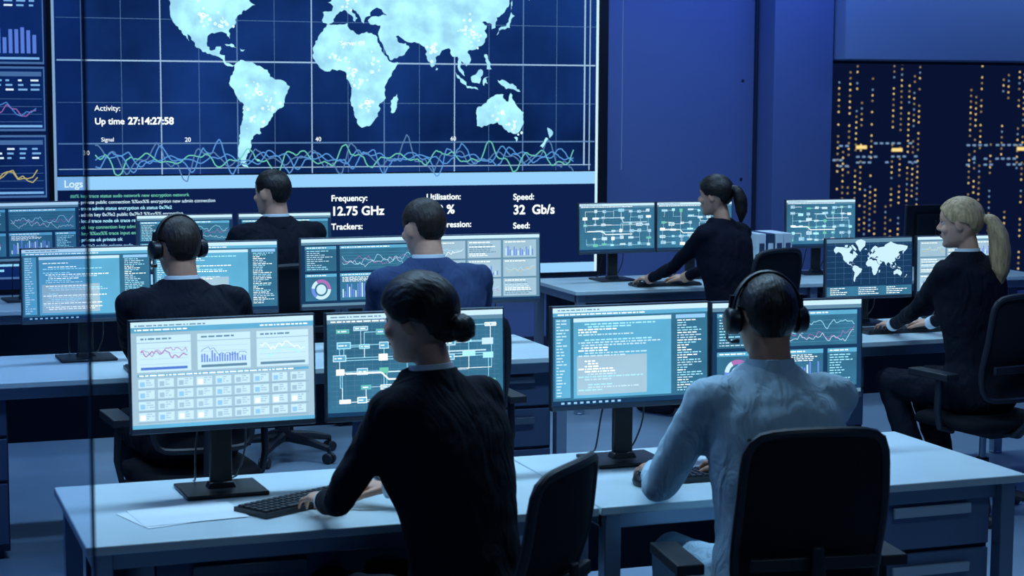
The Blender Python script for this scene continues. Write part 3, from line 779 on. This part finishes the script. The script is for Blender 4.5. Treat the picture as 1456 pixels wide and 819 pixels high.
    for i in range(nv+1):
        th = math.pi*i/nv; th = min(max(th, .02), math.pi-.02); ring = []
        for j in range(nu):
            az = 2*math.pi*j/nu
            d = Vector((math.sin(th)*math.sin(az), math.sin(th)*math.cos(az), -math.cos(th)))
            aa = abs(math.degrees(math.atan2(d.x, d.y)))
            p = Vector((d.x*R3[0], d.y*R3[1], d.z*R3[2])); zrel = p.z+.030
            if zrel < 0 and aa > 100: p.x *= 1+ .10*min(1, -zrel/.06); p.y *= 1+.06*min(1, -zrel/.06)
            m_ = (zrel-hl(aa))/.014; m_ = max(0, min(1, m_)); m_ = m_*m_*(3-2*m_)
            if style == 'short': nzv = noise.noise(d*5)*.012+noise.noise(d*20)*.014+noise.noise(Vector((d.x*40, d.y*40, d.z*12)))*.012
            else: nzv = noise.noise(d*4)*.012 + .006*math.sin(math.atan2(d.x, d.z+.4)*38+noise.noise(d*3)*4)
            sc = (.80+.20*m_)*(1+nzv*m_)
            if style == 'short' and zrel > .05: sc *= 1+.025*min(1, (zrel-.05)/.05)*m_
            ring.append(C+p*sc)
        rs.append(ring)
    hr.rings(rs)
    def strands(path, radii, n=28):
        pts = [Vector(p) for p in path]
        P = []; Rr = []
        for a in range(len(pts)-1):
            for t in range(5): P.append(pts[a].lerp(pts[a+1], t/5)); Rr.append(radii[a]+(radii[a+1]-radii[a])*t/5)
        P.append(pts[-1]); Rr.append(radii[-1])
        for _ in range(3): P = [P[0]]+[(P[i-1]+P[i]*2+P[i+1])/4 for i in range(1, len(P)-1)]+[P[-1]]
        o = len(hr.v); hr.tube(P, Rr, n)
        for q_ in range(o, len(hr.v)):
            j = (q_-o) % n; i = (q_-o)//n; v = Vector(hr.v[q_]); c = P[min(i, len(P)-1)]; hr.v[q_] = tuple(c+(v-c)*(1+.07*math.sin(j*2.4)+.05*noise.noise(v*60)))
    if style == 'bun':
        B = O+Vector((0, -.138, -.030)); hr.ell(B, (.042, .034, .038), nu=28, nv=18)
        pts = [B+Vector((.030*math.cos(a)*(1-.5*a/12), -.0022*a+.002, .028*math.sin(a)*(1-.5*a/12))) for a in [i*.45 for i in range(26)]]
        hr.tube(pts, [.014]*26, 10)
        strands([O+Vector((0, -.09, -.02)), B], [.045, .03])
    if style == 'pony':
        T = O+Vector((0, -.118, .035)); strands([O+Vector((0, -.08, .04)), T, T+Vector((0, -.030, -.01)), T+Vector((.005, -.045, -.07)), T+Vector((.006, -.045, -.14)), T+Vector((.004, -.035, -.20))], [.04, .022, .030, .040, .034, .008])
    if style == 'longpony':
        T = O+Vector((0, -.118, .015)); strands([O+Vector((0, -.08, .03)), T, T+Vector((0, -.035, -.01)), T+Vector((0, -.060, -.08)), T+Vector((0, -.062, -.17)), T+Vector((0, -.055, -.25)), T+Vector((0, -.045, -.32))], [.04, .020, .032, .046, .050, .042, .010])
    if female: hr.v = [(v[0]*.95, v[1]*.96, v[2]*.97) for v in hr.v]
    hr.build('hair', [M[hair]], hd, ang=80)
    if headset:
        hp = MB()
        pts = [O+Vector((.098*math.cos(a), -.015, .02+.113*math.sin(a))) for a in [math.pi*i/20 for i in range(21)]]
        hp.tube(pts, .006, 10, flat=1.8)
        for sx in (-1, 1):
            c = O+Vector((sx*.098, -.008, .0))
            hp.tube([c+Vector((sx*.018, 0, 0)), c+Vector((sx*.012, 0, 0)), c-Vector((sx*.012, 0, 0))], [.030, .037, .038], 24, 0)
            hp.tube([c-Vector((sx*.010, 0, 0)), c-Vector((sx*.022, 0, 0))], [.036, .030], 24, 1)
            hp.tube([c+Vector((sx*.004, 0, .03)), O+Vector((sx*.098, -.012, .07))], .008, 8)
        hp.tube([O+Vector((-.104, .01, -.02)), O+Vector((-.095, .05, -.05)), O+Vector((-.065, .105, -.062)), O+Vector((-.04, .12, -.06))], [.004, .0035, .0035, .009], 8)
        hp.build('headset', [M['black'], M['fabric']], hd, ang=50)
    return e

# ------------------------------------------------------------------ layout
desk(.54, 1.965, 4.66, 5.42, peds=((.98, .5),))
desk(1.965, 3.39, 4.66, 5.42, peds=((3.09, .44),), light=True)
monitor(1.00, 5.17, 1.095, 'light', 2, seed=1, w=.54)
monitor(1.585, 5.20, 1.09, 'net', -1, seed=2, w=.555)
monitor(2.285, 5.20, 1.085, 'code', 0, seed=3, w=.535)
monitor(2.835, 5.20, 1.08, 'dash', -3, seed=4, w=.535)
keyboard(1.20, 4.98, 29); keyboard(2.52, 4.94, 0); mouse(2.20, 4.90, -5)
pp = MB(); pp.box((0, 0, .0008), (.30, .21, .0012), 0, R=Matrix.Rotation(rad(4), 3, 'Z')); pp.box((.012, -.006, .002), (.29, .205, .001), 0, R=Matrix.Rotation(rad(-6), 3, 'Z'))
pp.build('paper_sheets', [M['paper']], loc=(.84, 4.95, .7405), rot=(0, 0, rad(12)), smooth=False)
# row 2
desk(-.35, 1.33, 7.45, 8.22, peds=((.35, .46),))
desk(1.33, 3.01, 7.45, 8.22, peds=((2.70, .46),))
desk(3.90, 5.78, 7.45, 8.22, peds=((4.30, .46),))
monitor(.955, 7.98, 1.07, 'code', 2, seed=5)
monitor(1.52, 8.0, 1.08, 'code', -2, seed=6)
monitor(2.17, 8.0, 1.085, 'dash', 2, seed=7)
monitor(2.77, 8.0, 1.085, 'dashlight', -2, seed=8)
monitor(4.83, 8.02, 1.03, 'map', 0, seed=9, w=.50, hh=.31)
monitor(5.36, 8.02, 1.03, 'dashlight', -2, seed=10, w=.50, hh=.31)
for x, y in ((1.28, 7.62), (2.3, 7.62), (4.85, 7.74)): keyboard(x, y)
for x, y in ((1.60, 7.6), (2.64, 7.6), (5.2, 7.7)): mouse(x, y)
# row 3
desk(.1, 1.6, 9.9, 10.68, peds=((.5, .46),)); desk(1.6, 3.1, 9.9, 10.68, peds=((2.8, .46),))
desk(4.0, 5.65, 9.9, 10.68, peds=((5.3, .46),)); desk(5.65, 7.3, 9.9, 10.68, peds=((6.9, .46),))
monitor(.92, 10.35, 1.12, 'dash', 6, seed=11, w=.58, hh=.34)
monitor(1.80, 10.4, 1.04, 'dash', 0, seed=12); monitor(2.38, 10.4, 1.04, 'dash', 0, seed=13)
monitor(4.47, 10.4, 1.07, 'net', 2, seed=14, w=.52, hh=.315); monitor(5.0, 10.4, 1.07, 'net', -1, seed=15, w=.52, hh=.315)
monitor(5.90, 10.4, 1.07, 'net', -2, seed=16, w=.50, hh=.315)
monitor(6.85, 10.5, 1.02, 'off', 180, seed=17, w=.5, hh=.30)
for x, y in ((1.9, 10.08), (4.65, 10.06)): keyboard(x, y)
mouse(2.3, 10.06); mouse(4.98, 10.06)
bd = MB()
for i, c in enumerate((0, 1, 0, 0)):
    bd.box((i*.062, 0, .14), (.056, .28, .28), c); bd.box((i*.062, -.141, .17), (.036, .003, .10), 1-c); bd.circle(i*.062, .06, .012, .006, -.142, 2, 12)
bd.build('ring_binder_row', [M['white_cloth'], M['drawer'], M['cab']], loc=(5.42, 10.42, .741), bevel=.003)

# people
person('woman_with_hair_bun', (1.475, 4.37), 26, [(1.19, 4.73, .800), (1.42, 4.84, .802)], lean=.14, head_yaw=16, head_pitch=-8, female=True, hair='hair_dark', style='bun', skin='skin', dz=.012, broad=1.17, hvol=1.07, pole=(.7, -.2, -.8))
chair(1.455, 4.27, 46, arms=False, top=1.00)
person('man_in_blue_shirt', (2.35, 4.33), -6, [(2.19, 4.79, .800), (2.50, 4.83, .802)], lean=.08, head_yaw=-2, head_pitch=-6, upper='shirt_blue', cuffs='shirt_blue', collar='shirt_blue', hair='hair_dark', headset=True, skin='skin2', dz=-.006, watch=True)
chair(2.34, 4.30, -8, arms=True, top=1.05)
person('man_in_black_suit', (1.22, 7.00), 4, [(1.12, 7.52, .802), (1.47, 7.52, .802)], lean=.08, head_yaw=12, head_pitch=-6, upper='suit_black', hair='hair_brown', headset=True, dz=0, legs='back', broad=1.1, skin='skin2')
chair(1.22, 6.97, 4)
person('man_in_navy_suit', (2.23, 7.02), 4, [(2.12, 7.53, .802), (2.48, 7.53, .802)], lean=.08, head_yaw=14, head_pitch=-7, upper='suit_navy', hair='hair_brown', dz=.055, broad=1.14)
chair(2.25, 6.99, 0)
person('man_in_dark_jacket', (2.10, 9.27), 6, [(1.88, 9.92, .802), (2.23, 9.95, .802)], lean=.06, head_yaw=30, head_pitch=-2, upper='suit_black', hair='hair_dark', dz=.08, broad=1.1)
chair(2.10, 9.23, 4)
person('woman_in_black_top', (4.76, 9.40), 22, [(4.50, 9.93, .802), (4.75, 9.96, .802)], lean=.08, head_yaw=20, head_pitch=-6, female=True, upper='top_black', cuffs='skin', collar=None, hair='hair_dark', style='pony', dz=.015, hvol=1.03, broad=1.12)
chair(4.82, 9.34, 20)
person('woman_with_blond_ponytail', (4.80, 7.02), 14, [(4.72, 7.58, .802), (4.95, 7.60, .802)], lean=.06, head_yaw=34, head_pitch=-6, female=True, upper='suit_black', hair='hair_blond', style='longpony', dz=.02, legs='back', broad=1.1)
chair(4.82, 6.97, 8)

# glass partition (left foreground)
gp = MB(); gp.box((-.45, 2.5, 1.6), (1.5, .012, 3.1), 0)
gmat, N, L = new_mat('partition_glass'); N.remove(N['Principled BSDF'])
mx = N.new('ShaderNodeMixShader'); tr = N.new('ShaderNodeBsdfTransparent'); gl = N.new('ShaderNodeBsdfGlossy'); fr = N.new('ShaderNodeFresnel')
tr.inputs[0].default_value = (.80, .85, .93, 1); gl.inputs['Roughness'].default_value = .03; fr.inputs[0].default_value = 1.4
L.new(fr.outputs[0], mx.inputs[0]); L.new(tr.outputs[0], mx.inputs[1]); L.new(gl.outputs[0], mx.inputs[2]); L.new(mx.outputs[0], N['Material Output'].inputs[0])
ge = empty('glass_partition', (0, 0, 0))
gp.build('pane', [gmat], ge, smooth=False)
gf = MB(); gf.box((.302, 2.5, 1.6), (.004, .012, 3.1), 1); gf.box((-.45, 2.5, .025), (1.52, .05, .05), 0); gf.box((-.45, 2.5, 3.17), (1.52, .05, .05), 0); gf.box((-.45, 2.5, 3.44), (.06, .05, .52), 0)
gf.build('edge_trim', [M['cab'], M['edge_glass']], ge, smooth=False)

# ------------------------------------------------------------------ lights
def area(name, loc, rot, sx, sy, power, col, spread=180):
    l = bpy.data.lights.new(name, 'AREA'); l.shape = 'RECTANGLE'; l.size = sx; l.size_y = sy; l.energy = power; l.color = col; l.spread = rad(spread)
    o = bpy.data.objects.new(name, l); COL.objects.link(o); o.location = loc; o.rotation_euler = [rad(a) for a in rot]; return o
def ceil_light(x, y, power, sx=1.8, sy=.25, col=(.40, .70, 1.0)):
    b = MB(); b.box((0, 0, .03), (sx+.04, sy+.04, .05), 0); b.box((0, 0, .003), (sx, sy, .006), 1)
    b.build('ceiling_light_panel', [M['cab'], M['lamp']], loc=(x, y, 3.64), smooth=False)
    area('ceiling_lamp', (x, y, 3.61), (0, 0, 0), sx, sy, power, col, spread=130)
for x, y, p in ((1.0, 5.7, 38), (3.0, 5.7, 42), (.8, 8.4, 27), (2.8, 8.4, 29), (5.2, 8.4, 31), (1.6, 10.9, 13), (5.2, 10.8, 25), (2.6, 2.0, 9)):  # last entry is an added fill lamp for the near backs and drawers
    ceil_light(x, y, p)
area('wall_wash_lamp', (6.2, 11.4, 3.5), (50, 0, 0), 2.5, .2, 27, (.15, .30, 1.0))
area('wall_wash_lamp', (9.0, 11.4, 3.5), (50, 0, 0), 2.5, .2, 15, (.22, .42, 1.0))
area('accent_lamp', (7.5, 6.0, 3.5), (0, 0, 0), 2.5, .4, 26, (.10, .24, 1.0))
area('accent_lamp', (-1.0, 7.0, 3.4), (0, -25, 0), .4, 3, 24, (.12, .32, 1.0))

wd = bpy.data.worlds.new('night_sky'); scene.world = wd; wd.use_nodes = True
bg = wd.node_tree.nodes['Background']; bg.inputs[0].default_value = (.01, .02, .06, 1); bg.inputs[1].default_value = .6

# ------------------------------------------------------------------ camera
cam = bpy.data.cameras.new('camera'); cam.sensor_width = 36; cam.lens = 2600/1456*36; cam.clip_end = 1000
co = bpy.data.objects.new('camera', cam); COL.objects.link(co)
Rm = Matrix.Rotation(rad(-20), 4, 'Z') @ Matrix.Rotation(rad(90-6.1), 4, 'X') @ Matrix.Rotation(rad(.3), 4, 'Z')
co.matrix_world = Matrix.Translation((0, 0, 1.9)) @ Rm
cam.dof.use_dof = True; cam.dof.focus_distance = 7.6; cam.dof.aperture_fstop = 7.0
scene.camera = co
